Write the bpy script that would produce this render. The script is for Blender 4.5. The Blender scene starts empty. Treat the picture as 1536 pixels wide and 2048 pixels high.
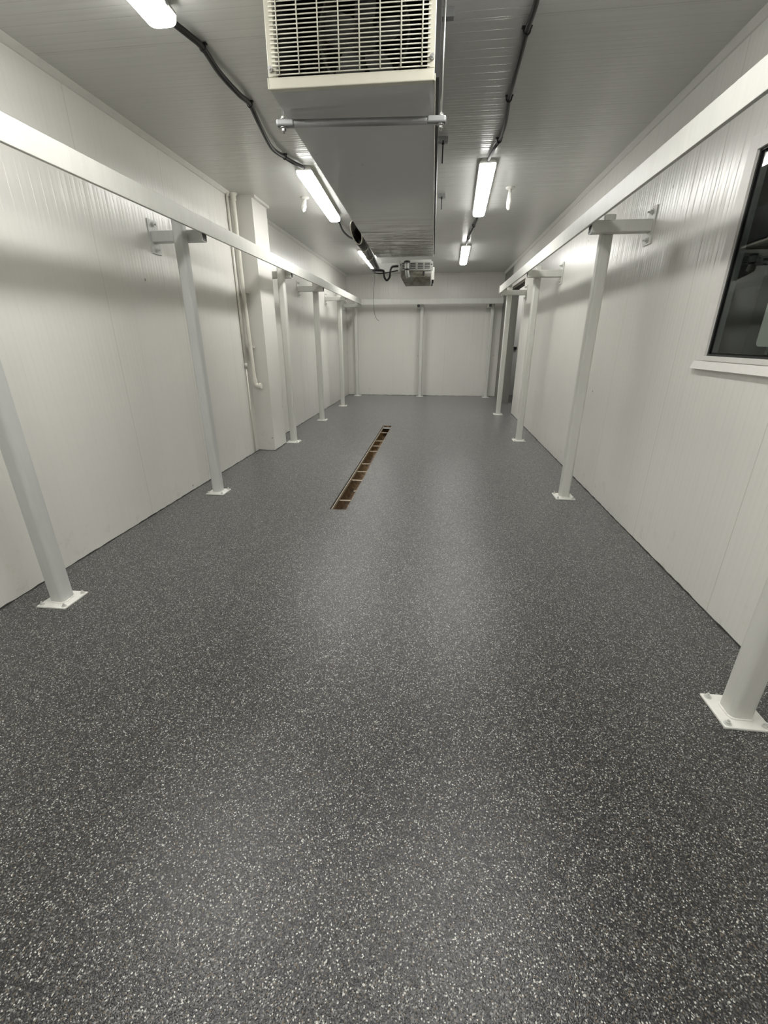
import bpy, bmesh, math, random
from mathutils import Vector, Matrix
random.seed(7)
C = bpy.context.scene.collection
S = bpy.context.scene

# ------------------------------------------------------------------ camera
YAW, PITCH, ROLL, FPX, EYE = 0.1167, 0.3803, -0.0003, 862.73, 1.6
fw = Vector((-math.sin(YAW)*math.cos(PITCH), math.cos(YAW)*math.cos(PITCH), -math.sin(PITCH)))
rt = Vector((math.cos(YAW), math.sin(YAW), 0)); up = rt.cross(fw)
rt, up = rt*math.cos(ROLL)+up*math.sin(ROLL), -rt*math.sin(ROLL)+up*math.cos(ROLL)
cd = bpy.data.cameras.new('camera'); cam = bpy.data.objects.new('camera', cd); C.objects.link(cam)
cam.matrix_world = Matrix(((rt.x, up.x, -fw.x, 0), (rt.y, up.y, -fw.y, 0), (rt.z, up.z, -fw.z, EYE), (0, 0, 0, 1)))
cd.sensor_fit = 'HORIZONTAL'; cd.sensor_width = 36; cd.lens = FPX/1536*36
cd.clip_start = 0.02; cd.clip_end = 100
S.camera = cam

# ------------------------------------------------------------------ world, exposure, lamp strength
w = bpy.data.worlds.new('world'); S.world = w; w.use_nodes = True
w.node_tree.nodes['Background'].inputs[0].default_value = (0.5, 0.52, 0.55, 1)
w.node_tree.nodes['Background'].inputs[1].default_value = 0.02
S.view_settings.view_transform = 'Standard'; S.view_settings.look = 'None'
S.view_settings.exposure = 0.0; S.view_settings.gamma = 1; S.view_settings.use_curve_mapping = False
LAMP = 40.0                     # radiance of the tube light diffusers
LAMP_COL = (1.0, 0.99, 0.955)

# ------------------------------------------------------------------ materials
def nt(name):
    m = bpy.data.materials.new(name); m.use_nodes = True
    t = m.node_tree; b = t.nodes['Principled BSDF']
    return m, t, b
def N(t, typ, **k):
    n = t.nodes.new(typ)
    for a, v in k.items(): setattr(n, a, v)
    return n
def L(t, a, b): t.links.new(a, b)
def math_(t, op, a, b=None, c=None):
    n = N(t, 'ShaderNodeMath', operation=op)
    for i, v in enumerate((a, b, c)):
        if v is None: continue
        if isinstance(v, (int, float)): n.inputs[i].default_value = v
        else: L(t, v, n.inputs[i])
    return n.outputs[0]
def mixc(t, f, a, b, mode='MIX'):
    n = N(t, 'ShaderNodeMix', data_type='RGBA', blend_type=mode)
    if isinstance(f, (int, float)): n.inputs[0].default_value = f
    else: L(t, f, n.inputs[0])
    for i, v in ((6, a), (7, b)):
        if isinstance(v, tuple): n.inputs[i].default_value = v if len(v) == 4 else v+(1,)
        else: L(t, v, n.inputs[i])
    return n.outputs[2]
def coords(t): return N(t, 'ShaderNodeTexCoord').outputs['Object']
def noise(t, co, scale, detail=3, rough=.5):
    n = N(t, 'ShaderNodeTexNoise'); n.inputs['Scale'].default_value = scale
    n.inputs['Detail'].default_value = detail; n.inputs['Roughness'].default_value = rough
    L(t, co, n.inputs['Vector']); return n
def ramp(t, f, stops, interp='LINEAR'):
    n = N(t, 'ShaderNodeValToRGB'); n.color_ramp.interpolation = interp
    e = n.color_ramp.elements
    while len(e) < len(stops): e.new(0.5)
    for i, (p, c) in enumerate(stops):
        e[i].position = p; e[i].color = c if len(c) == 4 else tuple(c)+(1,)
    L(t, f, n.inputs[0]); return n.outputs[0]
def smooth(t, v, a, b):
    n = N(t, 'ShaderNodeMapRange', interpolation_type='SMOOTHSTEP')
    L(t, v, n.inputs[0]); n.inputs[1].default_value = a; n.inputs[2].default_value = b
    return n.outputs[0]
def bump(t, b, h, dist, strength=1.0, prev=None):
    n = N(t, 'ShaderNodeBump'); n.inputs['Distance'].default_value = dist; n.inputs['Strength'].default_value = strength
    L(t, h, n.inputs['Height'])
    if prev is not None: L(t, prev, n.inputs['Normal'])
    L(t, n.outputs[0], b.inputs['Normal']); return n.outputs[0]
def simple(name, col, rough=.5, metal=0., noise_amt=.06, nscale=20, spec=.5):
    m, t, b = nt(name); co = coords(t)
    n = noise(t, co, nscale, 4)
    c = mixc(t, n.outputs[0], tuple(x*(1-noise_amt) for x in col), tuple(min(1, x*(1+noise_amt)) for x in col))
    L(t, c, b.inputs['Base Color']); b.inputs['Roughness'].default_value = rough; b.inputs['Metallic'].default_value = metal
    b.inputs['Specular IOR Level'].default_value = spec
    return m

def panel_mat(name, axis, col, rib=.09, joint=1.12, joff=0., rough=.25, stain=True, dist=.0005, wav=.0012, bul=.0022):
    """painted profiled steel sandwich panel: micro ribs across one axis, panel joints, scuffs"""
    m, t, b = nt(name); co = coords(t)
    sx = N(t, 'ShaderNodeSeparateXYZ'); L(t, co, sx.inputs[0])
    v = sx.outputs[axis]
    # narrow grooves
    pp = math_(t, 'PINGPONG', v, rib/2)
    g = smooth(t, pp, 0.0, .0045)
    # every strip between two grooves bulges by its own small amount, so highlights break into streaks
    u = math_(t, 'DIVIDE', v, rib)
    idn = math_(t, 'FLOOR', u); fr_ = math_(t, 'FRACT', u)
    wn = N(t, 'ShaderNodeTexWhiteNoise', noise_dimensions='1D'); L(t, idn, wn.inputs['W'])
    dome = math_(t, 'SINE', math_(t, 'MULTIPLY', fr_, math.pi))
    bulge = math_(t, 'MULTIPLY', dome, math_(t, 'SUBTRACT', wn.outputs['Value'], .5))
    u2 = math_(t, 'FRACT', math_(t, 'MULTIPLY', u, 2.0))
    fine = math_(t, 'MULTIPLY', math_(t, 'SINE', math_(t, 'MULTIPLY', u2, math.pi)), .25)
    # joints
    jp = math_(t, 'PINGPONG', math_(t, 'SUBTRACT', v, joff), joint/2)
    gj = smooth(t, jp, .0, .005)
    nw = noise(t, co, 2.2, 2)
    hh = math_(t, 'MULTIPLY', nw.outputs[0], wav)
    hh = math_(t, 'ADD', hh, math_(t, 'MULTIPLY', math_(t, 'ADD', bulge, fine), bul))
    hh = math_(t, 'ADD', hh, math_(t, 'MULTIPLY', math_(t, 'ADD', g, math_(t, 'MULTIPLY', gj, 2.0)), dist))
    bump(t, b, hh, 1.0, 1.0)
    # colour : paint, faint blotches, dirt spots
    na = noise(t, co, 1.3, 4); c = mixc(t, na.outputs[0], tuple(x*.95 for x in col), tuple(min(1, x*1.03) for x in col))
    jd = math_(t, 'SUBTRACT', 1.0, gj)
    c = mixc(t, math_(t, 'MULTIPLY', jd, .2), c, (.30, .28, .24))
    if stain:
        vo = N(t, 'ShaderNodeTexVoronoi'); vo.inputs['Scale'].default_value = 2.6; L(t, co, vo.inputs['Vector'])
        sp = math_(t, 'LESS_THAN', vo.outputs['Distance'], .032)
        c = mixc(t, math_(t, 'MULTIPLY', sp, .7), c, (.22, .19, .15))
        ns = noise(t, co, 7, 6, .7)
        low = math_(t, 'SUBTRACT', 1.0, smooth(t, sx.outputs[2], .0, .5))      # splash dirt along the foot of the wall
        d = math_(t, 'MULTIPLY', smooth(t, ns.outputs[0], .55, .75), low)
        c = mixc(t, math_(t, 'MULTIPLY', d, .4), c, (.45, .38, .28))
    L(t, c, b.inputs['Base Color'])
    nr = noise(t, co, 3.5, 4)
    mr = N(t, 'ShaderNodeMapRange'); L(t, nr.outputs[0], mr.inputs[0]); mr.inputs[3].default_value = rough; mr.inputs[4].default_value = rough*1.05
    L(t, mr.outputs[0], b.inputs['Roughness'])
    return m

WALLC = (.775, .765, .72)
M = {}
M['wall_y'] = panel_mat('white_panel_side', 1, WALLC, joint=1.12, joff=.28)
M['wall_x'] = panel_mat('white_panel_end', 0, (.775, .763, .715), joint=1.52, joff=.2, rib=.07, rough=.255)
M['wall_plain'] = panel_mat('white_panel_pier', 2, WALLC, rib=9., joint=30., joff=-3., rough=.29, dist=.0003, bul=0.)
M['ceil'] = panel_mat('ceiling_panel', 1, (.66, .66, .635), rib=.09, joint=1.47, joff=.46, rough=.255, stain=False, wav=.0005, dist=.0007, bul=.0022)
def floor_mat():
    m, t, b = nt('flake_floor'); co = coords(t)
    va = N(t, 'ShaderNodeTexVoronoi'); va.inputs['Scale'].default_value = 285; L(t, co, va.inputs['Vector'])
    sc = N(t, 'ShaderNodeSeparateColor'); L(t, va.outputs['Color'], sc.inputs[0])
    base = ramp(t, sc.outputs[0], [(0, (.010, .010, .011)), (.27, (.024, .024, .025)), (.55, (.054, .054, .054)), (.79, (.115, .114, .110)), (.905, (.24, .236, .222)), (.968, (.56, .55, .51))], 'CONSTANT')
    vb = N(t, 'ShaderNodeTexVoronoi'); vb.inputs['Scale'].default_value = 168; L(t, co, vb.inputs['Vector'])
    sb = N(t, 'ShaderNodeSeparateColor'); L(t, vb.outputs['Color'], sb.inputs[0])
    big = math_(t, 'MULTIPLY', math_(t, 'GREATER_THAN', sb.outputs[0], .965), math_(t, 'LESS_THAN', vb.outputs['Distance'], .40))
    c = mixc(t, big, base, (.48, .46, .42))
    warm = math_(t, 'MULTIPLY', math_(t, 'GREATER_THAN', sc.outputs[1], .95), 1.0)
    c = mixc(t, warm, c, (.12, .095, .065))
    L(t, c, b.inputs['Base Color'])
    b.inputs['Roughness'].default_value = .25; b.inputs['Sheen Weight'].default_value = .27; b.inputs['Sheen Roughness'].default_value = .45
    ng = noise(t, co, 300, 1)
    h = math_(t, 'ADD', math_(t, 'MULTIPLY', va.outputs['Distance'], -.6), ng.outputs[0])
    bump(t, b, h, .0008, .8)
    return m
M['floor'] = floor_mat()
def post_paint(name, col, rough):
    m, t, b = nt(name); co = coords(t)
    mp = N(t, 'ShaderNodeMapping'); mp.inputs['Scale'].default_value = (14, 14, 2.5); L(t, co, mp.inputs[0])
    n = noise(t, mp.outputs[0], 1.0, 5, .65)
    c = mixc(t, smooth(t, n.outputs[0], .3, .75), tuple(x*.92 for x in col), col)
    L(t, c, b.inputs['Base Color']); b.inputs['Roughness'].default_value = rough
    n2 = noise(t, co, 260, 2); bump(t, b, n2.outputs[0], .0006, .5)
    return m
M['post'] = post_paint('white_gloss_steel', (.665, .662, .618), .40)
M['post_blue'] = post_paint('bluish_white_steel', (.615, .622, .602), .42)
M['plate'] = post_paint('chipped_white_plate', (.86, .85, .80), .45)
M['bolt'] = simple('painted_bolt', (.60, .60, .57), .4)
M['galv'] = simple('galvanised_steel', (.34, .345, .35), .5, .7, .12, 40)
M['zinc'] = simple('zinc_bolt', (.55, .55, .53), .35, .8)
M['cream'] = simple('cream_enamel', (.66, .64, .54), .35, 0, .05, 12)
M['wire'] = simple('cream_wire', (.64, .63, .53), .35)
M['black'] = simple('black_rubber', (.012, .012, .013), .5)
M['cable'] = simple('black_cable', (.009, .009, .009), .5)
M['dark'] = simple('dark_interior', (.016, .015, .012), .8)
M['fin'] = simple('coil_fin', (.035, .031, .022), .6)
M['fan'] = simple('grey_fan_blade', (.13, .13, .12), .5)
M['side'] = simple('unit_side', (.06, .06, .06), .5)
M['housing'] = simple('lamp_housing_grey', (.33, .33, .30), .45)
M['white_plastic'] = simple('white_plastic', (.82, .81, .76), .35)
M['pale'] = simple('pale_sheet', (.40, .405, .38), .5, 0, .12, 9)
M['jacket'] = simple('pipe_jacket', (.10, .085, .07), .22, .55, .3, 9)
M['rimw'] = simple('pale_pipe_rim', (.80, .76, .66), .3)
M['trim'] = simple('white_trim', (.74, .73, .69), .3)
M['frame'] = simple('white_window_frame', (.72, .70, .67), .35)
M['gasket'] = simple('black_gasket', (.02, .021, .021), .4)
M['pvc'] = simple('cream_pipe', (.80, .78, .70), .3)
M['bag'] = simple('white_plastic_wrap', (.88, .88, .84), .3)
M['gap_shade'] = simple('painted_shadow_gap', (.025, .024, .022), .7, 0, .4, 60)
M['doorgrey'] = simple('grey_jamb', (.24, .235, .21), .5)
M['brown'] = simple('brown_head', (.10, .085, .065), .6)
M['steel_lip'] = simple('steel_lip', (.52, .45, .35), .4, .4, .15, 60)
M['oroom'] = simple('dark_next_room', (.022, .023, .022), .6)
def pan_mat():
    m, t, b = nt('grey_drain_pan'); co = coords(t)
    mp = N(t, 'ShaderNodeMapping'); mp.inputs['Scale'].default_value = (1.2, 9, 4); L(t, co, mp.inputs[0])
    n = noise(t, mp.outputs[0], 1.5, 6, .65)
    sx = N(t, 'ShaderNodeSeparateXYZ'); L(t, co, sx.inputs[0])
    far = smooth(t, sx.outputs[1], 1.6, 3.6)
    d = math_(t, 'MULTIPLY', smooth(t, n.outputs[0], .40, .62), far)
    c = mixc(t, math_(t, 'MULTIPLY', d, .9), (.64, .645, .64), (.26, .235, .17))
    n2 = noise(t, co, 9, 6, .7)
    c = mixc(t, math_(t, 'MULTIPLY', smooth(t, n2.outputs[0], .64, .72), .5), c, (.22, .21, .18))
    L(t, c, b.inputs['Base Color']); b.inputs['Metallic'].default_value = .12
    L(t, math_(t, 'ADD', math_(t, 'MULTIPLY', d, .33), .12), b.inputs['Roughness'])
    return m
M['pan'] = pan_mat()
def rust_mat():
    m, t, b = nt('rusty_channel'); co = coords(t)
    n = noise(t, co, 14, 6, .7)
    c = ramp(t, n.outputs[0], [(.30, (.015, .010, .006)), (.47, (.10, .06, .026)), (.60, (.27, .165, .07)), (.78, (.52, .40, .23))])
    L(t, c, b.inputs['Base Color']); b.inputs['Roughness'].default_value = .4; b.inputs['Metallic'].default_value = .2
    bump(t, b, n.outputs[0], .004)
    return m
M['rust'] = rust_mat()
def lamp_mat():
    m, t, b = nt('lit_diffuser')
    b.inputs['Base Color'].default_value = (.9, .9, .88, 1)
    b.inputs['Emission Color'].default_value = LAMP_COL+(1,)
    g = N(t, 'ShaderNodeTexCoord'); sx = N(t, 'ShaderNodeSeparateXYZ'); L(t, g.outputs['Normal'], sx.inputs[0])
    k = smooth(t, math_(t, 'MULTIPLY', sx.outputs[2], -1.0), 0., .95)
    L(t, math_(t, 'MULTIPLY', math_(t, 'ADD', math_(t, 'MULTIPLY', k, .84), .16), LAMP), b.inputs['Emission Strength'])
    return m
M['lamp'] = lamp_mat()
def glass_mat(name, ior):
    m, t, b = nt(name)
    b.inputs['Base Color'].default_value = (.80, .86, .83, 1)
    b.inputs['Transmission Weight'].default_value = 1.0
    b.inputs['Roughness'].default_value = 0.0; b.inputs['IOR'].default_value = ior
    return m
def stained():
    m, t, b = nt('stained_sheet'); co = coords(t); n = noise(t, co, 8, 5, .65)
    L(t, ramp(t, n.outputs[0], [(.34, (.17, .15, .10)), (.52, (.36, .35, .31)), (.7, (.46, .46, .43))]), b.inputs['Base Color'])
    b.inputs['Roughness'].default_value = .5
    return m
M['stained'] = stained()
M['glass'] = glass_mat('window_glass', 1.22); M['glass_inner'] = glass_mat('window_glass_coated', 1.12)

# ------------------------------------------------------------------ mesh helpers
class MB:
    def __init__(self): self.bm = bmesh.new()
    def box(self, x0, x1, y0, y1, z0, z1, bevel=0, mat=None, seg=2):
        r = bmesh.ops.create_cube(self.bm, size=1)
        vs = r['verts']
        for v in vs:
            v.co = Vector(((x0+x1)/2+v.co.x*(x1-x0), (y0+y1)/2+v.co.y*(y1-y0), (z0+z1)/2+v.co.z*(z1-z0)))
        if bevel:
            es = list({e for v in vs for e in v.link_edges})
            bmesh.ops.bevel(self.bm, geom=es, offset=bevel, segments=seg, affect='EDGES', profile=.5)
        return self
    def prism(self, pts, axis, a, b):
        """closed 2D outline extruded along an axis ('x': pts are (y,z), 'y': (x,z), 'z': (x,y))"""
        def P(p, q):
            return {'x': (q, p[0], p[1]), 'y': (p[0], q, p[1]), 'z': (p[0], p[1], q)}[axis]
        A = [self.bm.verts.new(P(p, a)) for p in pts]; B = [self.bm.verts.new(P(p, b)) for p in pts]
        n = len(pts)
        self.bm.faces.new(A); self.bm.faces.new(B[::-1])
        for i in range(n): self.bm.faces.new((A[i], B[i], B[(i+1) % n], A[(i+1) % n]))
        return self
    def ring_prism(self, outer, inner, axis, a, b):
        """hollow section: two outlines with the same count, open ends closed by the rim"""
        def P(p, q):
            return {'x': (q, p[0], p[1]), 'y': (p[0], q, p[1]), 'z': (p[0], p[1], q)}[axis]
        n = len(outer)
        O0 = [self.bm.verts.new(P(p, a)) for p in outer]; O1 = [self.bm.verts.new(P(p, b)) for p in outer]
        I0 = [self.bm.verts.new(P(p, a)) for p in inner]; I1 = [self.bm.verts.new(P(p, b)) for p in inner]
        for i in range(n):
            j = (i+1) % n
            self.bm.faces.new((O0[i], O0[j], O1[j], O1[i])); self.bm.faces.new((I0[i], I1[i], I1[j], I0[j]))
            self.bm.faces.new((O0[i], I0[i], I0[j], O0[j])); self.bm.faces.new((O1[i], O1[j], I1[j], I1[i]))
        return self
    def cyl(self, p0, p1, r0, r1=None, seg=16, caps=True):
        p0 = Vector(p0); p1 = Vector(p1); r1 = r0 if r1 is None else r1
        d = (p1-p0).normalized(); q = d.to_track_quat('Z', 'Y')
        A = []; B = []
        for i in range(seg):
            a = 2*math.pi*i/seg; o = q @ Vector((math.cos(a), math.sin(a), 0))
            A.append(self.bm.verts.new(p0+o*r0)); B.append(self.bm.verts.new(p1+o*r1))
        for i in range(seg):
            f = self.bm.faces.new((A[i], A[(i+1) % seg], B[(i+1) % seg], B[i])); f.smooth = seg > 8
        if caps: self.bm.faces.new(A[::-1]); self.bm.faces.new(B)
        return self
    def tube(self, pts, r, seg=10, sub=6, closed=True):
        """round bar swept along a smooth curve through pts"""
        P = [Vector(p) for p in pts]
        if sub > 1 and len(P) > 2:
            Q = []
            for i in range(len(P)-1):
                a = P[max(i-1, 0)]; b = P[i]; c = P[i+1]; d = P[min(i+2, len(P)-1)]
                for k in range(sub):
                    u = k/sub
                    Q.append(.5*((2*b)+(c-a)*u+(2*a-5*b+4*c-d)*u*u+(3*b-a-3*c+d)*u**3))
            Q.append(P[-1]); P = Q
        rings = []; ref = None
        for i, p in enumerate(P):
            t = (P[min(i+1, len(P)-1)]-P[max(i-1, 0)]).normalized()
            if ref is None:
                ref = t.orthogonal().normalized()
            else:
                ref = (ref-t*ref.dot(t)).normalized()
            s = t.cross(ref)
            rings.append([self.bm.verts.new(p+(ref*math.cos(2*math.pi*k/seg)+s*math.sin(2*math.pi*k/seg))*r) for k in range(seg)])
        for a, b in zip(rings, rings[1:]):
            for k in range(seg):
                f = self.bm.faces.new((a[k], a[(k+1) % seg], b[(k+1) % seg], b[k])); f.smooth = True
        if closed: self.bm.faces.new(rings[0][::-1]); self.bm.faces.new(rings[-1])
        return self
    def lathe(self, prof, c=(0, 0, 0), seg=16, wob=0):
        rings = []
        for r, z in prof:
            rings.append([self.bm.verts.new((c[0]+(r+random.uniform(-wob, wob))*math.cos(2*math.pi*k/seg), c[1]+(r+random.uniform(-wob, wob))*math.sin(2*math.pi*k/seg), c[2]+z)) for k in range(seg)])
        for a, b in zip(rings, rings[1:]):
            for k in range(seg):
                f = self.bm.faces.new((a[k], a[(k+1) % seg], b[(k+1) % seg], b[k])); f.smooth = wob == 0
        self.bm.faces.new(rings[0][::-1]); self.bm.faces.new(rings[-1])
        return self
    def hexnut(self, p, axis, r, h):
        p = Vector(p); return self.cyl(p, p+Vector(axis)*h, r, seg=6)
    def done(self, name, mat, parent=None):
        bmesh.ops.recalc_face_normals(self.bm, faces=self.bm.faces)
        me = bpy.data.meshes.new(name); self.bm.to_mesh(me); self.bm.free()
        me.materials.append(mat)
        o = bpy.data.objects.new(name, me); C.objects.link(o)
        if parent: o.parent = parent
        return o
def tag(o, label, cat, group=None):
    o['label'] = label; o['category'] = cat
    if group: o['group'] = group
    return o
def thing(name, label, cat, loc=(0, 0, 0), rot=(0, 0, 0), group=None):
    o = bpy.data.objects.new(name, None); C.objects.link(o); o.location = loc; o.rotation_euler = rot
    o.empty_display_size = .1
    return tag(o, label, cat, group)
def struct(name, mb, mat, parent=None):
    o = mb.done(name, mat, parent)
    if not parent: o['kind'] = 'structure'
    return o
def rrect(w, h, r, cx=0, cy=0, seg=4):
    pts = []
    for sx, sy, a0 in ((1, 1, 0), (-1, 1, 90), (-1, -1, 180), (1, -1, 270)):
        for k in range(seg+1):
            a = math.radians(a0+90*k/seg)
            pts.append((cx+sx*(w/2-r)+r*math.cos(a), cy+sy*(h/2-r)+r*math.sin(a)))
    return pts

# ------------------------------------------------------------------ the room
XL, XR, HC, YB, YF, T = -2.71, 1.754, 3.314, 13.72, -4.6, .19
DX0, DX1, DY0, DY1 = -1.025, -.852, 3.99, 8.60         # drain slot
DOOR0, DOOR1, DOORH = 10.42, 12.26, 2.80               # opening in the right wall
WY0, WY1, WZ0, WZ1 = 1.55, 3.26, 1.50, 2.60            # window hole

f = MB()
FX0, FX1, FY0, FY1 = XL-T, 6.2, YF-T, 15.4
f.box(FX0, DX0, FY0, FY1, -.3, 0).box(DX1, FX1, FY0, FY1, -.3, 0)
f.box(DX0, DX1, FY0, DY0, -.3, 0).box(DX0, DX1, DY1, FY1, -.3, 0)
struct('floor', f, M['floor'])
c = MB(); c.box(XL-T, XR+T, YF-T, YB+T, HC, HC+.15)
struct('ceiling', c, M['ceil'])
struct('wall_left', MB().box(XL-T, XL, YF-T, YB+T, 0, HC), M['wall_y'])
struct('wall_back', MB().box(XL, XR+T, YB, YB+T, 0, HC), M['wall_x'])
struct('wall_front', MB().box(XL, XR+T, YF-T, YF, 0, HC), M['wall_x'])
r = MB()
r.box(XR, XR+T, YF, WY0, 0, HC).box(XR, XR+T, WY0, WY1, 0, WZ0).box(XR, XR+T, WY0, WY1, WZ1, HC)
r.box(XR, XR+T, WY1, DOOR0, 0, HC).box(XR, XR+T, DOOR0, DOOR1, DOORH, HC)
struct('wall_right', r, M['wall_y'])
# short return of the right wall beyond the doorway, its grey end towards the room
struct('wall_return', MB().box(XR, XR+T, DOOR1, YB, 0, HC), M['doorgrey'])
struct('wall_pillar', MB().box(XL, -2.445, 6.35, 6.87, 0, HC), M['wall_plain'])
# coving between ceiling and walls
def cove(name, x, s):
    m = MB(); pts = [(x, HC), (x+s*.042, HC), (x+s*.042, HC-.006), (x+s*.012, HC-.038), (x, HC-.042)]
    if s < 0: pts = pts[::-1]
    m.prism(pts, 'y', YF, YB); return struct(name, m, M['trim'])
cove('trim_1', XL, 1); cove('trim_2', XR, -1)
struct('trim_3', MB().prism([(YB, HC), (YB-.04, HC), (YB-.012, HC-.036), (YB, HC-.042)], 'x', XL+.045, XR-.045), M['trim'])
# coving round the pillar's face
struct('trim_4', MB().box(-2.445, -2.405, 6.35, 6.87, HC-.03, HC), M['trim'])
# ragged dark strip painting in the shadow gap where floor meets walls
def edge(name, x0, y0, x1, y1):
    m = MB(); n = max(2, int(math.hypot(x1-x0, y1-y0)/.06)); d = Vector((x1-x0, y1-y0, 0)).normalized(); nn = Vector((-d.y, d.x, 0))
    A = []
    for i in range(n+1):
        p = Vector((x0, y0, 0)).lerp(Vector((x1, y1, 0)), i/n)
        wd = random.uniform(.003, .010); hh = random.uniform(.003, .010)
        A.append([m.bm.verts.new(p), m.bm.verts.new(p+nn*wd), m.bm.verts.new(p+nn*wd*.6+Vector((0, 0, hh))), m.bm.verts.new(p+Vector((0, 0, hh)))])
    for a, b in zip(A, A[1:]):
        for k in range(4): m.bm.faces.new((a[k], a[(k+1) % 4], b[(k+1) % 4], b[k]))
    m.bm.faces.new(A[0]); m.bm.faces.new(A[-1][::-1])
    return struct(name, m, M['gap_shade'])
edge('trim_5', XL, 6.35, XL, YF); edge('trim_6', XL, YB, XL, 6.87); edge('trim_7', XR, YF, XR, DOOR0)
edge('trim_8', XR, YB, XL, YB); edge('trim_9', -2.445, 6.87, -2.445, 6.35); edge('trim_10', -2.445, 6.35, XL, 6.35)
# white edging on the doorway end of the right wall
struct('trim_11', MB().box(XR-.006, XR+T, DOOR0, DOOR0+.012, 0, DOORH), M['trim'])
struct('trim_12', MB().box(XR+.02, XR+T-.02, DOOR0+.012, DOOR1, DOORH-.05, DOORH), M['brown'])

# ------------------------------------------------------------------ the spaces beyond the doorway and the window
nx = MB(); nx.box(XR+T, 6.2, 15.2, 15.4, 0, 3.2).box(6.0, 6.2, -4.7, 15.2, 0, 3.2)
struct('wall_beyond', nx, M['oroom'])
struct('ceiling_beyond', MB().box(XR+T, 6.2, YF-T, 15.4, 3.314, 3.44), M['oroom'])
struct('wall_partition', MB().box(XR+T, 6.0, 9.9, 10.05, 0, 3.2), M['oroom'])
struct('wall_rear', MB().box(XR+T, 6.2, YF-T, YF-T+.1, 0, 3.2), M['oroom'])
d = MB(); d.box(1.96, 3.0, 14.10, 14.16, 0.0, 3.2)
dp = struct('door_1', d, M['wall_plain'])
h = MB(); h.box(2.20, 2.325, 14.06, 14.10, 1.32, 1.40, .006); h.done('door_latch', M['black'], dp)

# ------------------------------------------------------------------ window in the right wall
win = struct('window_1', MB().box(XR+.012, XR+T+.002, WY0, WY1, WZ0, WZ0+.012).box(XR+.012, XR+T+.002, WY0, WY1, WZ1-.012, WZ1)
             .box(XR+.012, XR+T+.002, WY1-.012, WY1, WZ0+.012, WZ1-.012).box(XR+.012, XR+T+.002, WY0, WY0+.012, WZ0+.012, WZ1-.012), M['gasket'])
fr = MB()
fr.box(XR-.004, XR, WY1, WY1+.085, WZ0-.03, WZ1+.085, .002).box(XR-.004, XR, WY0-.085, WY0, WZ0-.03, WZ1+.085, .002)
fr.box(XR-.004, XR, WY0, WY1, WZ1, WZ1+.085, .002).box(XR-.010, XR+.012, WY0, WY1, WZ0-.03, WZ0, .002)
fr.done('window_frame', M['frame'], win)
sl = MB(); sl.prism([(XR, WZ0-.033), (XR-.012, WZ0-.033), (XR-.030, WZ0-.082), (XR, WZ0-.082)], 'y', WY0-.09, WY1+.09)
sl.done('window_sill', M['frame'], win)
gl = MB(); gl.box(XR+.020, XR+.026, WY0+.012, WY1-.012, WZ0+.012, WZ1-.012); gl.done('pane', M['glass'], win)
gl = MB(); gl.box(XR+.060, XR+.066, WY0+.012, WY1-.012, WZ0+.012, WZ1-.012); gl.done('pane', M['glass_inner'], win)
sp = MB(); sp.box(XR+.026, XR+.060, WY1-.030, WY1-.020, WZ0+.012, WZ1-.012).box(XR+.026, XR+.060, WY0+.012, WY1-.030, WZ0+.012, WZ0+.020)
sp.done('spacer_bar', M['galv'], win)
# pale board with rounded corners standing in the dark room behind the glass
bd = MB(); bd.prism(rrect(.9, .90, .06, 6.02, 1.965), 'x', 4.06, 4.10)
tag(bd.done('rounded_board', M['white_plastic'], None), 'pale round cornered board seen dimly through the dark window glass', 'board')
bs = MB(); bs.box(4.112, 4.14, 5.70, 5.75, 0, 2.2).box(4.112, 4.14, 6.29, 6.34, 0, 2.2).box(4.102, 4.112, 5.70, 6.34, 1.8, 1.85)
tag(bs.done('board_stand', M['galv'], None), 'grey metal stand carrying the pale board behind the window', 'stand')

# ------------------------------------------------------------------ floor drain
dr = thing('trench_drain', 'long narrow open drain slot with rusty channel sunk into the grey flake floor', 'drain', (DX0, DY0, 0))
Wd, Ld = DX1-DX0, DY1-DY0
ch = MB(); pr = [(0.003, -.004)]
for k in range(9):
    a = math.pi*(1+k/8); pr.append((Wd/2+(Wd/2-.003)*math.cos(a), -.13+.075*math.sin(a)))
pr.append((Wd-.003, -.004))
A = [ch.bm.verts.new((x, .003, z)) for x, z in pr]; B = [ch.bm.verts.new((x, Ld-.003, z)) for x, z in pr]
for i in range(len(pr)-1): ch.bm.faces.new((A[i], A[i+1], B[i+1], B[i])).smooth = True
ch.bm.faces.new(A[::-1]); ch.bm.faces.new(B)
ch.done('channel', M['rust'], dr)
lp = MB(); lp.box(.013, .019, .004, Ld-.004, -.040, -.008); lp.done('edge_strip', M['steel_lip'], dr)
lp = MB(); lp.box(.004, .0129, .005, Ld-.005, -.030, -.012); lp.done('dark_gap_strip', M['black'], dr)  # black strip standing in for the dark gap beside the lip
lp = MB(); lp.box(Wd-.009, Wd-.003, .004, Ld-.004, -.030, -.006); lp.done('edge_strip', M['rust'], dr)
ep = MB(); ep.box(.010, Wd-.010, Ld-.16, Ld-.010, -.035, -.028); ep.done('end_cover', M['galv'], dr)
for y in (4.38, 4.70, 5.12, 5.50, 5.89, 6.64, 7.01, 7.40, 8.12):
    q = MB(); x1 = Wd-.010
    x0 = .019 if y != 4.70 else Wd*.68
    q.box(x0, x1, y-DY0-.009, y-DY0+.009, -.052, -.042, .002); q.done('cross_bar', M['steel_lip'], dr)
    q = None

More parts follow.
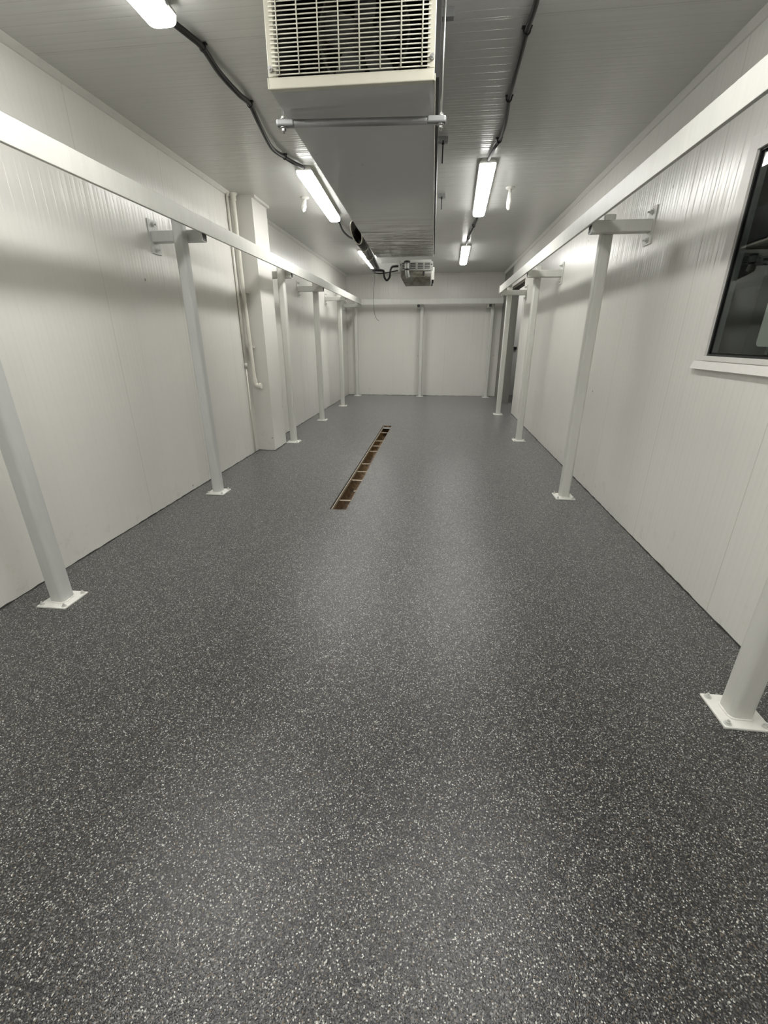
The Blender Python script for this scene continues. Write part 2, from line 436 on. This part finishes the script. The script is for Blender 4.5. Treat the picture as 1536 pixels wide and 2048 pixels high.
# ------------------------------------------------------------------ posts and rails
BZ0, BZ1 = 2.508, 2.641
BXL, BXR, BYB, BT = -2.18, 1.235, 13.20, .025
AZ0, AZ1 = 2.448, 2.542
def post(label, x, y, facing, arm_side, wall_d, end_d, mat, top=2.60, arm_z=(AZ0, AZ1)):
    """facing: rotation so that local +X points to the room; wall_d / end_d: distances from post axis to wall / arm end"""
    t = thing('steel_post', label, 'post', (x, y, 0), (0, 0, facing), 'white box section posts carrying the rails')
    o = rrect(.10, .10, .024, seg=9)
    m = MB(); m.prism(o, 'z', .012, top)
    m.done('tube', mat, t)
    m = MB(); m.box(-.10, .10, -.10, .10, 0.0, .012, .003)
    # weld bead round the foot
    bp = m.done('base_plate', M['plate'], t)
    m = MB(); m.tube([(px, py, .015) for px, py in o]+[(o[0][0], o[0][1], .015)], .006, 6, 1); m.done('weld_bead', M['plate'], bp)
    for sx in (-1, 1):
        for sy in (-1, 1):
            m = MB(); p = (sx*.078, sy*.078, .012)
            m.cyl(p, (p[0], p[1], .015), .015, seg=14).hexnut((p[0], p[1], .015), (0, 0, 1), .010, .009).cyl((p[0], p[1], .024), (p[0], p[1], .034), .005, seg=8)
            m.done('anchor_bolt', M['bolt'], bp)
    # arm: hollow box, welded to one side of the post
    ya = arm_side*(.05+.0455); zc = (arm_z[0]+arm_z[1])/2; hh = arm_z[1]-arm_z[0]
    m = MB(); m.ring_prism(rrect(.09, hh, .012, ya, zc), rrect(.078, hh-.012, .007, ya, zc), 'x', -wall_d+.008, end_d)
    m.done('support_arm', mat, t)
    m = MB(); m.prism(rrect(.077, hh-.013, .006, ya, zc), 'x', end_d-.012, end_d-.004); m.done('end_cap', M['black'], t)
    m = MB(); m.box(-wall_d, -wall_d+.008, ya-.075, ya+.075, zc-.14, zc+.14, .002)
    wp = m.done('wall_plate', mat, t)
    for sz in (-1, 1):
        for sy in (0,):
            m = MB(); p = Vector((-wall_d+.008, ya+sy*.045, zc+sz*.102))
            m.cyl(p, p+Vector((.004, 0, 0)), .024, seg=14).hexnut(p+Vector((.004, 0, 0)), (1, 0, 0), .017, .015).cyl(p+Vector((.019, 0, 0)), p+Vector((.040, 0, 0)), .008, seg=8)
            m.done('wall_bolt', M['bolt'], wp)
    return t
PLX, PRX = -2.39, 1.43
wl, el = PLX-XL-.0015, (BXL-BT)-PLX-.001
wr, er = XR-PRX-.0015, PRX-(BXR+BT)-.001
post('bluish white post at the front left, nearest post on the left wall side', PLX, 2.17, 0, 1, wl, el, M['post_blue'])
post('bluish white post on the left just before the square pillar and its drain pipe', PLX, 4.36, 0, 1, wl, el, M['post_blue'])
post('white post on the left side standing directly beyond the square pillar', PLX+.05, 6.96, 0, 1, wl+.05, el-.05, M['post'])
post('white post on the left side, second one beyond the square pillar', PLX, 9.07, 0, -1, wl, el, M['post'])
post('white post on the left side, third one beyond the square pillar', PLX, 11.22, 0, -1, wl, el, M['post'])
post('white post in the far left corner where the left rail meets the back rail', PLX, 13.45, 0, -1, wl, el, M['post'])
post('large white post at the right edge of the photo with bolted foot plate below window', PRX, 1.68, math.pi, 1, wr, er, M['post'])
post('white post on the right just past the dark window', PRX, 4.64, math.pi, 1, wr, er, M['post'])
post('white post on the right standing before the last one, halfway along the wall', PRX, 7.50, math.pi, 1, wr, er, M['post'])
post('white post on the right at the end of its rail, beside the doorway', PRX, 10.27, math.pi, 1, wr, er, M['post'])
wb, eb = YB-13.45-.0015, 13.45-(BYB+BT)-.001
post('white post in the middle of the back wall under the cross rail', -.49, 13.45, -math.pi/2, -1, wb, eb+.024, M['post'], 2.507, (2.415, 2.507))
post('white post at the right end of the cross rail on the back wall', 1.46, 13.45, -math.pi/2, -1, wb, eb+.024, M['post'], 2.507, (2.415, 2.507))
m = MB(); m.box(BXL-BT, BXL, -3.6, BYB-.001, BZ0, BZ1, .003)
tag(m.done('steel_rail', M['post']), 'long white flat steel rail running along the left wall on post arms', 'rail', 'white steel rails')
m = MB(); m.box(BXR, BXR+BT, -3.6, 10.33, BZ0, BZ1, .003); ro = m.done('steel_rail', M['post'])
tag(ro, 'long white flat steel rail running along the right wall above the window', 'rail', 'white steel rails')
m = MB(); m.box(BXR-.018, BXR+BT+.004, 10.33, 10.338, BZ0-.008, BZ1+.004); m.done('end_plate', M['post'], ro)
m = MB(); m.box(BXL-BT, 1.70, BYB, BYB+BT, BZ0, BZ1, .003)
tag(m.done('steel_rail', M['post']), 'short white flat steel rail crossing in front of the back wall', 'rail', 'white steel rails')

# ------------------------------------------------------------------ pipes by the pillar
pp = thing('drain_pipe', 'cream painted pipe with elbow running down beside the square pillar', 'pipe', (-2.64, 6.27, 0))
m = MB(); m.tube([(-.014, 0, HC), (-.014, 0, 2.2), (.012, 0, 1.10), (.015, 0, 1.05)], .028, 14, 5); m.done('pipe_run', M['pvc'], pp)
m = MB(); m.tube([(.015, 0, 1.07), (.022, 0, 1.0), (.06, -.005, .975), (.085, -.01, .975)], .033, 14, 5); m.cyl((.085, -.01, .975), (.11, -.012, .975), .040, seg=14); m.done('elbow', M['pvc'], pp)
m = MB(); m.lathe([(.055, HC), (.055, HC-.015), (.036, HC-.03), (.036, HC-.075), (.030, HC-.08)][::-1], (-.014, 0, 0), 18); m.done('ceiling_collar', M['pvc'], pp)
for z in (2.2, 1.5):
    m = MB(); m.box(-.05, .04, .02, .078, z-.012, z+.012, .003); m.done('pipe_clip', M['pvc'], pp)
p2 = thing('thin_pipe', 'thin white conduit fixed to the wall left of the cream drain pipe', 'pipe', (-2.692, 6.17, 0))
m = MB(); m.tube([(0, 0, HC), (0, 0, 1.25)], .016, 12, 1); m.done('pipe_run', M['pvc'], p2)
m = MB(); m.cyl((0, 0, 1.235), (0, 0, 1.29), .022, seg=12); m.done('coupling', M['bolt'], p2)
m = MB(); m.tube([(0, 0, 1.24), (0, 0, .02)], .009, 10, 1); m.done('lower_tail', M['pvc'], p2)

# ------------------------------------------------------------------ ceiling lights
def light(label, p0, p1):
    d = Vector(p1)-Vector(p0); ln = d.length; a = math.atan2(-d.x, d.y)
    t = thing('tube_light', label, 'ceiling light', (p0[0], p0[1], HC-.002), (0, 0, a), 'sealed tube lights on the ceiling')
    m = MB(); pr = [(-.060, 0), (.060, 0), (.082, -.030), (.088, -.046), (-.088, -.046), (-.082, -.030)]
    m.prism(pr[::-1], 'y', .012, ln-.012); m.done('housing', M['housing'], t)
    m = MB(); pr = [(-.082, -.046)]
    for k in range(13):
        q = math.pi*k/12
        pr.append((-.080*math.copysign(abs(math.cos(q))**.5, math.cos(q)), -.050-.046*math.sin(q)**.6))
    pr.append((.082, -.046)); rings = []
    ys = [0.0, .010, .035, ln-.035, ln-.010, ln]; sc = [.62, .86, 1, 1, .86, .62]
    for y, s in zip(ys, sc):
        rings.append([m.bm.verts.new((x*(.8+.2*s), y, -.046+(z+.046)*s)) for x, z in pr])
    for A, B in zip(rings, rings[1:]):
        for k in range(len(pr)): m.bm.faces.new((A[k], A[(k+1) % len(pr)], B[(k+1) % len(pr)], B[k])).smooth = True
    m.bm.faces.new(rings[0]); m.bm.faces.new(rings[-1][::-1])
    m.done('diffuser', M['lamp'], t)
    for y in (0.0, ln):
        s = 1 if y == 0 else -1
        m = MB(); m.cyl((0, y+s*.016, -.024), (0, y-s*.03, -.024), .014, .011, seg=12); m.done('cable_gland', M['black'], t)
    for y in [.12+k*(ln-.24)/4 for k in range(5)]:
        for sx in (-1, 1):
            m = MB(); m.box(sx*.088-.003, sx*.088+.003, y-.012, y+.012, -.056, -.030, .0015); m.done('clip', M['galv'], t)
    return t
light('lit tube light at the top left, cut off by the photo edge', (-1.58, 1.15), (-1.605, 3.10))
light('lit tube light left of the cooling unit, middle one of the left row', (-1.497, 5.45), (-1.60, 7.42))
light('lit tube light farthest back in the left row, partly behind an open pipe end', (-1.62, 9.95), (-1.655, 11.95))
light('lit tube light right of the cooling unit above our heads, reflected in the window', (.43, 1.12), (.43, 3.07))
light('lit tube light right of the cooling unit beside a wrapped sprinkler, larger of the two', (.425, 5.47), (.493, 7.38))
light('lit tube light farthest back in the right row', (.453, 9.72), (.497, 11.66))
light('lit tube light in the side passage beyond the right hand doorway', (2.75, 12.6), (2.75, 13.8))
light('lit tube light in the dark next room behind the window wall', (2.6, 7.2), (2.6, 8.4))
light('lit tube light behind the viewer in the left row', (-1.50, -3.0), (-1.50, -1.1))
light('lit tube light behind the viewer in the right row', (.43, -3.0), (.43, -1.1))

# ------------------------------------------------------------------ cables along the ceiling
def cable(label, pts, clips, r=.015):
    o = pts[0]; t = thing('ceiling_cable', label, 'cable', o, group='black cables linking the tube lights')
    loc = [(p[0]-o[0], p[1]-o[1], p[2]-o[2]) for p in pts]
    m = MB(); m.tube(loc, r, 12, 8); m.done('cable_run', M['cable'], t)
    for i in clips:
        p = loc[i]; m = MB(); zt = HC-o[2]
        m.box(p[0]-.030, p[0]+.030, p[1]-.012, p[1]+.012, zt-.006, zt)
        m.tube([(p[0]-.019, p[1], zt-.004), (p[0]-.019, p[1], p[2]-.004), (p[0], p[1], p[2]-.020), (p[0]+.019, p[1], p[2]-.004), (p[0]+.019, p[1], zt-.004)], .0045, 6, 3)
        m.done('cable_clip', M['black'], t)
Z = 3.292
cable('black ceiling cable swooping from the top left light to the next one', [(-1.60, 3.13, 3.286), (-1.555, 3.28, 3.284), (-1.54, 3.42, Z), (-1.552, 3.67, 3.280), (-1.536, 3.93, 3.276), (-1.53, 4.125, Z), (-1.565, 4.41, 3.270), (-1.625, 4.86, 3.266), (-1.60, 5.15, Z-.004), (-1.55, 5.30, 3.284), (-1.497, 5.42, 3.286)], (2, 5, 8), .018)
cable('black ceiling cable drooping between the second and third left lights', [(-1.60, 7.45, 3.286), (-1.60, 7.7, 3.285), (-1.635, 8.15, 3.262), (-1.62, 8.55, 3.255), (-1.60, 9.1, Z), (-1.62, 9.92, 3.286)], (4,))
cable('black ceiling cable on the right running to the nearer lit light', [(.43, 3.10, 3.286), (.445, 3.26, 3.284), (.441, 3.50, Z), (.444, 3.74, 3.285), (.446, 4.00, 3.282), (.453, 4.28, Z), (.479, 4.66, 3.285), (.475, 5.02, Z), (.45, 5.16, 3.284), (.425, 5.44, 3.286)], (2, 5, 7))
cable('black ceiling cable joining the two right hand lights', [(.493, 7.41, 3.286), (.495, 7.8, 3.275), (.485, 8.25, Z), (.455, 8.75, 3.275), (.46, 9.15, Z), (.453, 9.69, 3.286)], (2, 4))

# ------------------------------------------------------------------ wrapped sprinklers
def sprinkler(label, x, y, ln, tilt):
    t = thing('sprinkler_head', label, 'sprinkler', (x, y, HC), (0, 0, 0), 'bagged sprinklers hanging from the ceiling')
    m = MB(); m.lathe([(.016, -.02), (.05, -.012), (.055, 0)], seg=18); m.done('flange', M['white_plastic'], t)
    m = MB(); m.cyl((0, 0, -.015), (tilt*.3, 0, -ln*.6), .018, seg=12); m.done('drop_pipe', M['white_plastic'], t)
    m = MB(); prof = [(.020, 0), (.026, -.03), (.032, -.07), (.033, -ln*.45), (.022, -ln*.68), (.010, -ln*.78)][::-1]
    m.lathe(prof, (0, 0, -ln*.22), 10, .006)
    for v in m.bm.verts: v.co.x += tilt*(-v.co.z/ln)
    m.done('plastic_wrap', M['bag'], t)
sprinkler('white bag wrapped sprinkler hanging from the ceiling beside the right tube light', .787, 6.46, .23, .0)
sprinkler('small white wrapped sprinkler hanging left of the middle left tube light', -1.80, 6.55, .16, -.03)

# ------------------------------------------------------------------ cooling unit under the ceiling
UL, UW, UH = 4.20, .777, .50
unit = thing('cooling_unit', 'long cream cooling unit with wire grille front hanging from the ceiling', 'cooling unit', (-.070, 2.57, 2.702), (-.0135, 0, .0125))
# local: x from -UW..0, y 0..UL, z 0..UH
m = MB(); m.box(-UW, 0, .03, UL-.22, -.0, .018); m.done('drain_pan', M['pan'], unit)
m = MB(); m.box(-UW+.01, -.01, UL-.208, UL, .006, .03); m.done('end_pan', M['pan'], unit)
m = MB(); m.box(-UW, 0, .03, UL, UH-.02, UH); m.done('top_cover', M['pale'], unit)
m = MB(); m.box(.0, .022, .05, UL, .030, UH-.02); m.done('side_panel', M['black'], unit)
m = MB(); m.box(-.016, -.0, .03, UL, .018, UH-.02); m.done('casing', M['cream'], unit)
m = MB(); m.box(-UW+.006, -UW+.016, .03, UL, .018, UH-.02); m.done('side_panel', M['cream'], unit)
m = MB(); m.box(-UW+.016, -.016, UL-.015, UL, .03, UH-.02); m.done('end_panel', M['pale'], unit)
m = MB(); m.box(.0, .006, .0, UL, -.004, .022, .001); m.done('edge_lip', M['cream'], unit)
# front frame
m = MB()
m.box(-UW, 0, 0, .03, -.002, .042, .004).box(-UW, 0, 0, .03, UH-.05, UH, .004)
m.box(-UW, -UW+.040, .0, .03, .042, UH-.05, .003).box(-.034, 0, .0, .03, .042, UH-.05, .003)
m.box(-UW-.006, -UW, .0, .025, .0, .04)
m.done('front_frame', M['cream'], unit)
gr = MB()
zz = .048
gx0, gx1 = -UW+.022, -.022
k = 0
wires = []
while zz < UH-.03:
    gr.tube([(gx0, -.004, zz), (gx1, -.004, zz)], .0026, 6, 1); zz += .0158
for k in range(8):
    x = -.058-.0945*k
    gr.tube([(x, -.009, .044), (x, -.009, UH-.03)], .0034, 6, 1)
gr.done('grille', M['wire'], unit)
for x, z in ((-UW+.014, .068), (-.012, .078)):
    m = MB(); m.cyl((x, .0, z), (x, -.012, z), .011, seg=10).hexnut((x, -.012, z), (0, -1, 0), .006, .005); m.done('grille_screw', M['zinc'], unit)
# inside: coil fins, fan ring, fan
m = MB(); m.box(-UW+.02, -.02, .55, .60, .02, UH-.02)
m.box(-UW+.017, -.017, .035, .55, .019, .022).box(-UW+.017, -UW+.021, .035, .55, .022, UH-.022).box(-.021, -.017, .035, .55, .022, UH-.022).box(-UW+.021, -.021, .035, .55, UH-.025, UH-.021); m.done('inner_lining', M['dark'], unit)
fan = MB(); fc = Vector((-.35, .26, .28))
fan.cyl(fc+Vector((0, -.03, 0)), fc+Vector((0, .14, 0)), .06, .075, seg=20)
fan.done('fan_motor', M['dark'], unit)
fb = MB()
for q in range(5):
    a = math.radians(18+72*q); rows = []
    for i in range(6):
        rr = .055+i*.032; wd = .030+.045*math.sin(math.pi*(i/5)**.8*.75+.3)
        rows.append((rr, wd))
    top = []
    for rr, wd in rows:
        for sgn in (-1, 1):
            da = sgn*wd/rr*.5*1.6; yy = sgn*.028
            top.append(fb.bm.verts.new(fc+Vector((rr*math.cos(a+da), yy, rr*math.sin(a+da)))))
    for i in range(5): fb.bm.faces.new((top[2*i], top[2*i+1], top[2*i+3], top[2*i+2]))
bmesh.ops.solidify(fb.bm, geom=fb.bm.faces[:], thickness=.003)
fb.done('fan_blades', M['fan'], unit)
m = MB(); m.ring_prism([(fc.x+.225*math.cos(2*math.pi*i/32), fc.z+.225*math.sin(2*math.pi*i/32)) for i in range(32)], [(fc.x+.215*math.cos(2*math.pi*i/32), fc.z+.215*math.sin(2*math.pi*i/32)) for i in range(32)], 'y', .2, .34)
m.done('fan_ring', M['fin'], unit)
m = MB()
for i in range(14): m.tube([(-UW+.05+i*.052, .53, .03), (-UW+.05+i*.052, .53, UH-.03)], .008, 6, 1)
m.done('coil_tubes', M['fin'], unit)

# strut and threaded rods carrying the unit
hs = thing('hanger_strut', 'grey galvanised strut bar on threaded rods under the front of the cooling unit', 'hanger', (0, 2.82, 2.657))
m = MB(); x0, x1 = -.905, -.008; s = .0205
m.cyl((x0+.03, 0, 0), (x1-.03, 0, 0), .0175, seg=20)
for xa, xb in ((x0, x0+.10), (x1-.10, x1)): m.box(xa, xb, -.021, .021, -.0165, .0165, .010, seg=3)
for v in m.bm.verts: v.co.z -= .022*(v.co.x-x0)/(x1-x0)-.011
m.done('strut_bar', M['galv'], hs)
for x, dz in ((-.870, .011), (-.036, -.011)):
    m = MB(); m.cyl((x, 0, dz-.045), (x, 0, HC-2.657-.001), .0055, seg=10); rd = m.done('threaded_rod', M['zinc'], hs)
    m = MB(); m.cyl((x, 0, dz+.0165), (x, 0, dz+.0195), .0135, seg=16).hexnut((x, 0, dz+.0195), (0, 0, 1), .0115, .009); m.done('rod_nut', M['zinc'], rd)
    m = MB(); m.cyl((x, 0, dz-.0165), (x, 0, dz-.0205), .018, seg=14).hexnut((x, 0, dz-.033), (0, 0, 1), .013, .012); m.done('rod_nut', M['zinc'], rd)
# ceiling anchors with rod tails along the right side of the unit
for lb, y, tail in (('small zinc ceiling anchor at the front right of the cooling unit', 3.30, 0), ('small zinc ceiling anchor with dangling rod halfway along the cooling unit', 4.96, .17), ('small pale ceiling anchor with short rod near the far end of cooling unit', 6.62, .14)):
    t = thing('ceiling_anchor', lb, 'anchor', (-.035, y, HC), group='zinc anchors beside the cooling unit')
    m = MB(); m.box(-.045, .045, -.021, .021, -.041, 0, .002); m.done('anchor_block', M['galv'], t)
    if tail:
        m = MB(); m.cyl((.0, -.024, -.03), (.0, -.024, -.03-tail), .006, seg=10).hexnut((.0, -.024, -.06), (0, 0, 1), .012, .012); m.done('rod', M['cable'], t)

# ------------------------------------------------------------------ small unit hanging at the far end
gb = thing('end_unit', 'small grey vented box unit hanging below the far end of the cooling unit', 'cooling unit', (-.345, 7.02, 2.46))
m = MB(); m.prism([(-.0, .165), (.0, .02), (.02, -.02), (.30, -.10), (.42, -.10), (.42, .165)], 'x', -.235, .195)
for v in m.bm.verts:
    if v.co.z < -.09 and v.co.x < 0: v.co.x += .045
m.done('body', M['stained'], gb)
fp = MB(); fp.box(-.255, .225, -.012, 0.0, .055, .165, .003); face = fp.done('vent_panel', M['pale'], gb)
sl = MB()
for cx in (-.165, -.055, .055, .150):
    for k in range(4): sl.box(cx-.045, cx+.033, -.0145, -.0118, .080+k*.020, .089+k*.020)
sl.done('vent_slots', M['black'], face)
for cx in (-.235, .205):
    m = MB(); m.cyl((cx, -.012, .13), (cx, -.016, .13), .008, seg=10); m.done('screw', M['black'], face)
m = MB(); m.tube([(-.145, -.03, .165), (-.145, -.035, .08), (-.135, -.03, .0), (-.12, -.02, -.03)], .030, 12, 4); m.done('drain_hose', M['pale'], gb)
m = MB(); m.cyl((-.145, -.036, .155), (-.145, -.036, .175), .045, seg=14).cyl((-.143, -.035, .058), (-.143, -.035, .078), .033, seg=14); m.done('hose_clamp', M['black'], gb)
m = MB(); m.box(.085, .108, -.02, .02, -.01, .045, .003); m.done('latch', M['black'], gb)
m = MB(); m.box(.205, .245, .02, .10, -.06, .10, .004); jb = m.done('junction_box', M['white_plastic'], gb)
m = MB(); m.cyl((.225, .06, -.06), (.225, .06, -.10), .014, seg=10).cyl((.222, .06, -.10), (.215, .07, -.135), .010, seg=10); m.done('gland', M['black'], jb)
m = MB(); m.box(-.235, .195, .05, .4, .165, .20); m.done('hanger_plate', M['pale'], gb)
ap = MB(); ap.box(-.60, -.26, .10, .12, .06, .17); ap.done('side_plate', M['pale'], gb)
# looped copper / insulated lines into the unit
ll = thing('refrigerant_line', 'black insulated tube with a U loop feeding the small end unit', 'tube', (-.985, 6.965, 2.522))
m = MB(); m.tube([(.0, 0, .0), (.15, 0, -.005), (.165, 0, -.03), (.175, 0, -.09), (.21, 0, -.13), (.25, 0, -.09), (.258, 0, -.02), (.28, 0, .035), (.33, 0, .045), (.375, 0, .045)], .0145, 12, 6); m.done('insulated_tube', M['black'], ll)
m = MB(); m.tube([(.02, -.01, -.03), (.12, -.02, -.045), (.25, -.03, -.03), (.375, -.02, -.01)], .008, 10, 5); m.done('thin_tube', M['cable'], ll)
# wide jacketed pipe with open oval end, left of the unit
jp = thing('open_pipe', 'dark shiny jacketed pipe with open oval end along the cooling unit side', 'pipe', (-.995, 5.75, 2.745))
P0, P1 = Vector((0, 0, 0)), Vector((.045, 1.33, -.17))
m = MB(); n = 24; ax = (P1-P0).normalized()
m.ring_prism([(.062*math.cos(2*math.pi*i/n), .060*math.sin(2*math.pi*i/n)) for i in range(n)], [(.054*math.cos(2*math.pi*i/n), .052*math.sin(2*math.pi*i/n)) for i in range(n)], 'y', 0, 1)
for v in m.bm.verts:
    k = v.co.y; sh = 1-.45*k
    tilt = (-.20*(v.co.z/.06)) if k < .5 else 0
    v.co = Vector((v.co.x*sh, 0, v.co.z*sh*(1.45-.45*k)))+P0.lerp(P1, k)+Vector((0, tilt, 0))
for fc_ in m.bm.faces: fc_.smooth = True
m.done('jacket', M['jacket'], jp)
m = MB(); m.tube([(.058*math.cos(2*math.pi*i/n), .20*-math.sin(2*math.pi*i/n)*.93-.004, .081*math.sin(2*math.pi*i/n)) for i in range(n+1)], .0065, 8, 1); m.done('rim', M['rimw'], jp)
m = MB(); m.tube([(.068, .25, -.03), (.068, .7, -.085), (.084, 1.34, -.175)], .017, 12, 4); m.done('side_pipe', M['galv'], jp)
for k in (.33, .62):
    p = P0.lerp(P1, k); m = MB(); rr = .066*(1-.45*k)
    m.tube([(p.x+rr*math.cos(2*math.pi*i/n), p.y, p.z+rr*math.sin(2*math.pi*i/n)) for i in range(n+1)], .006, 6, 1); m.done('strap', M['rimw'], jp)
# thin wire dangling from the pipe end
m = MB(); m.tube([(-.955, 7.06, 2.545), (-.965, 7.05, 2.40), (-.985, 7.05, 2.2), (-.975, 7.05, 2.0), (-.945, 7.05, 1.90), (-.90, 7.05, 1.86)], .0028, 6, 6)
tag(m.done('loose_wire', M['cable']), 'thin dark loose wire dangling from the far end of the unit', 'wire')
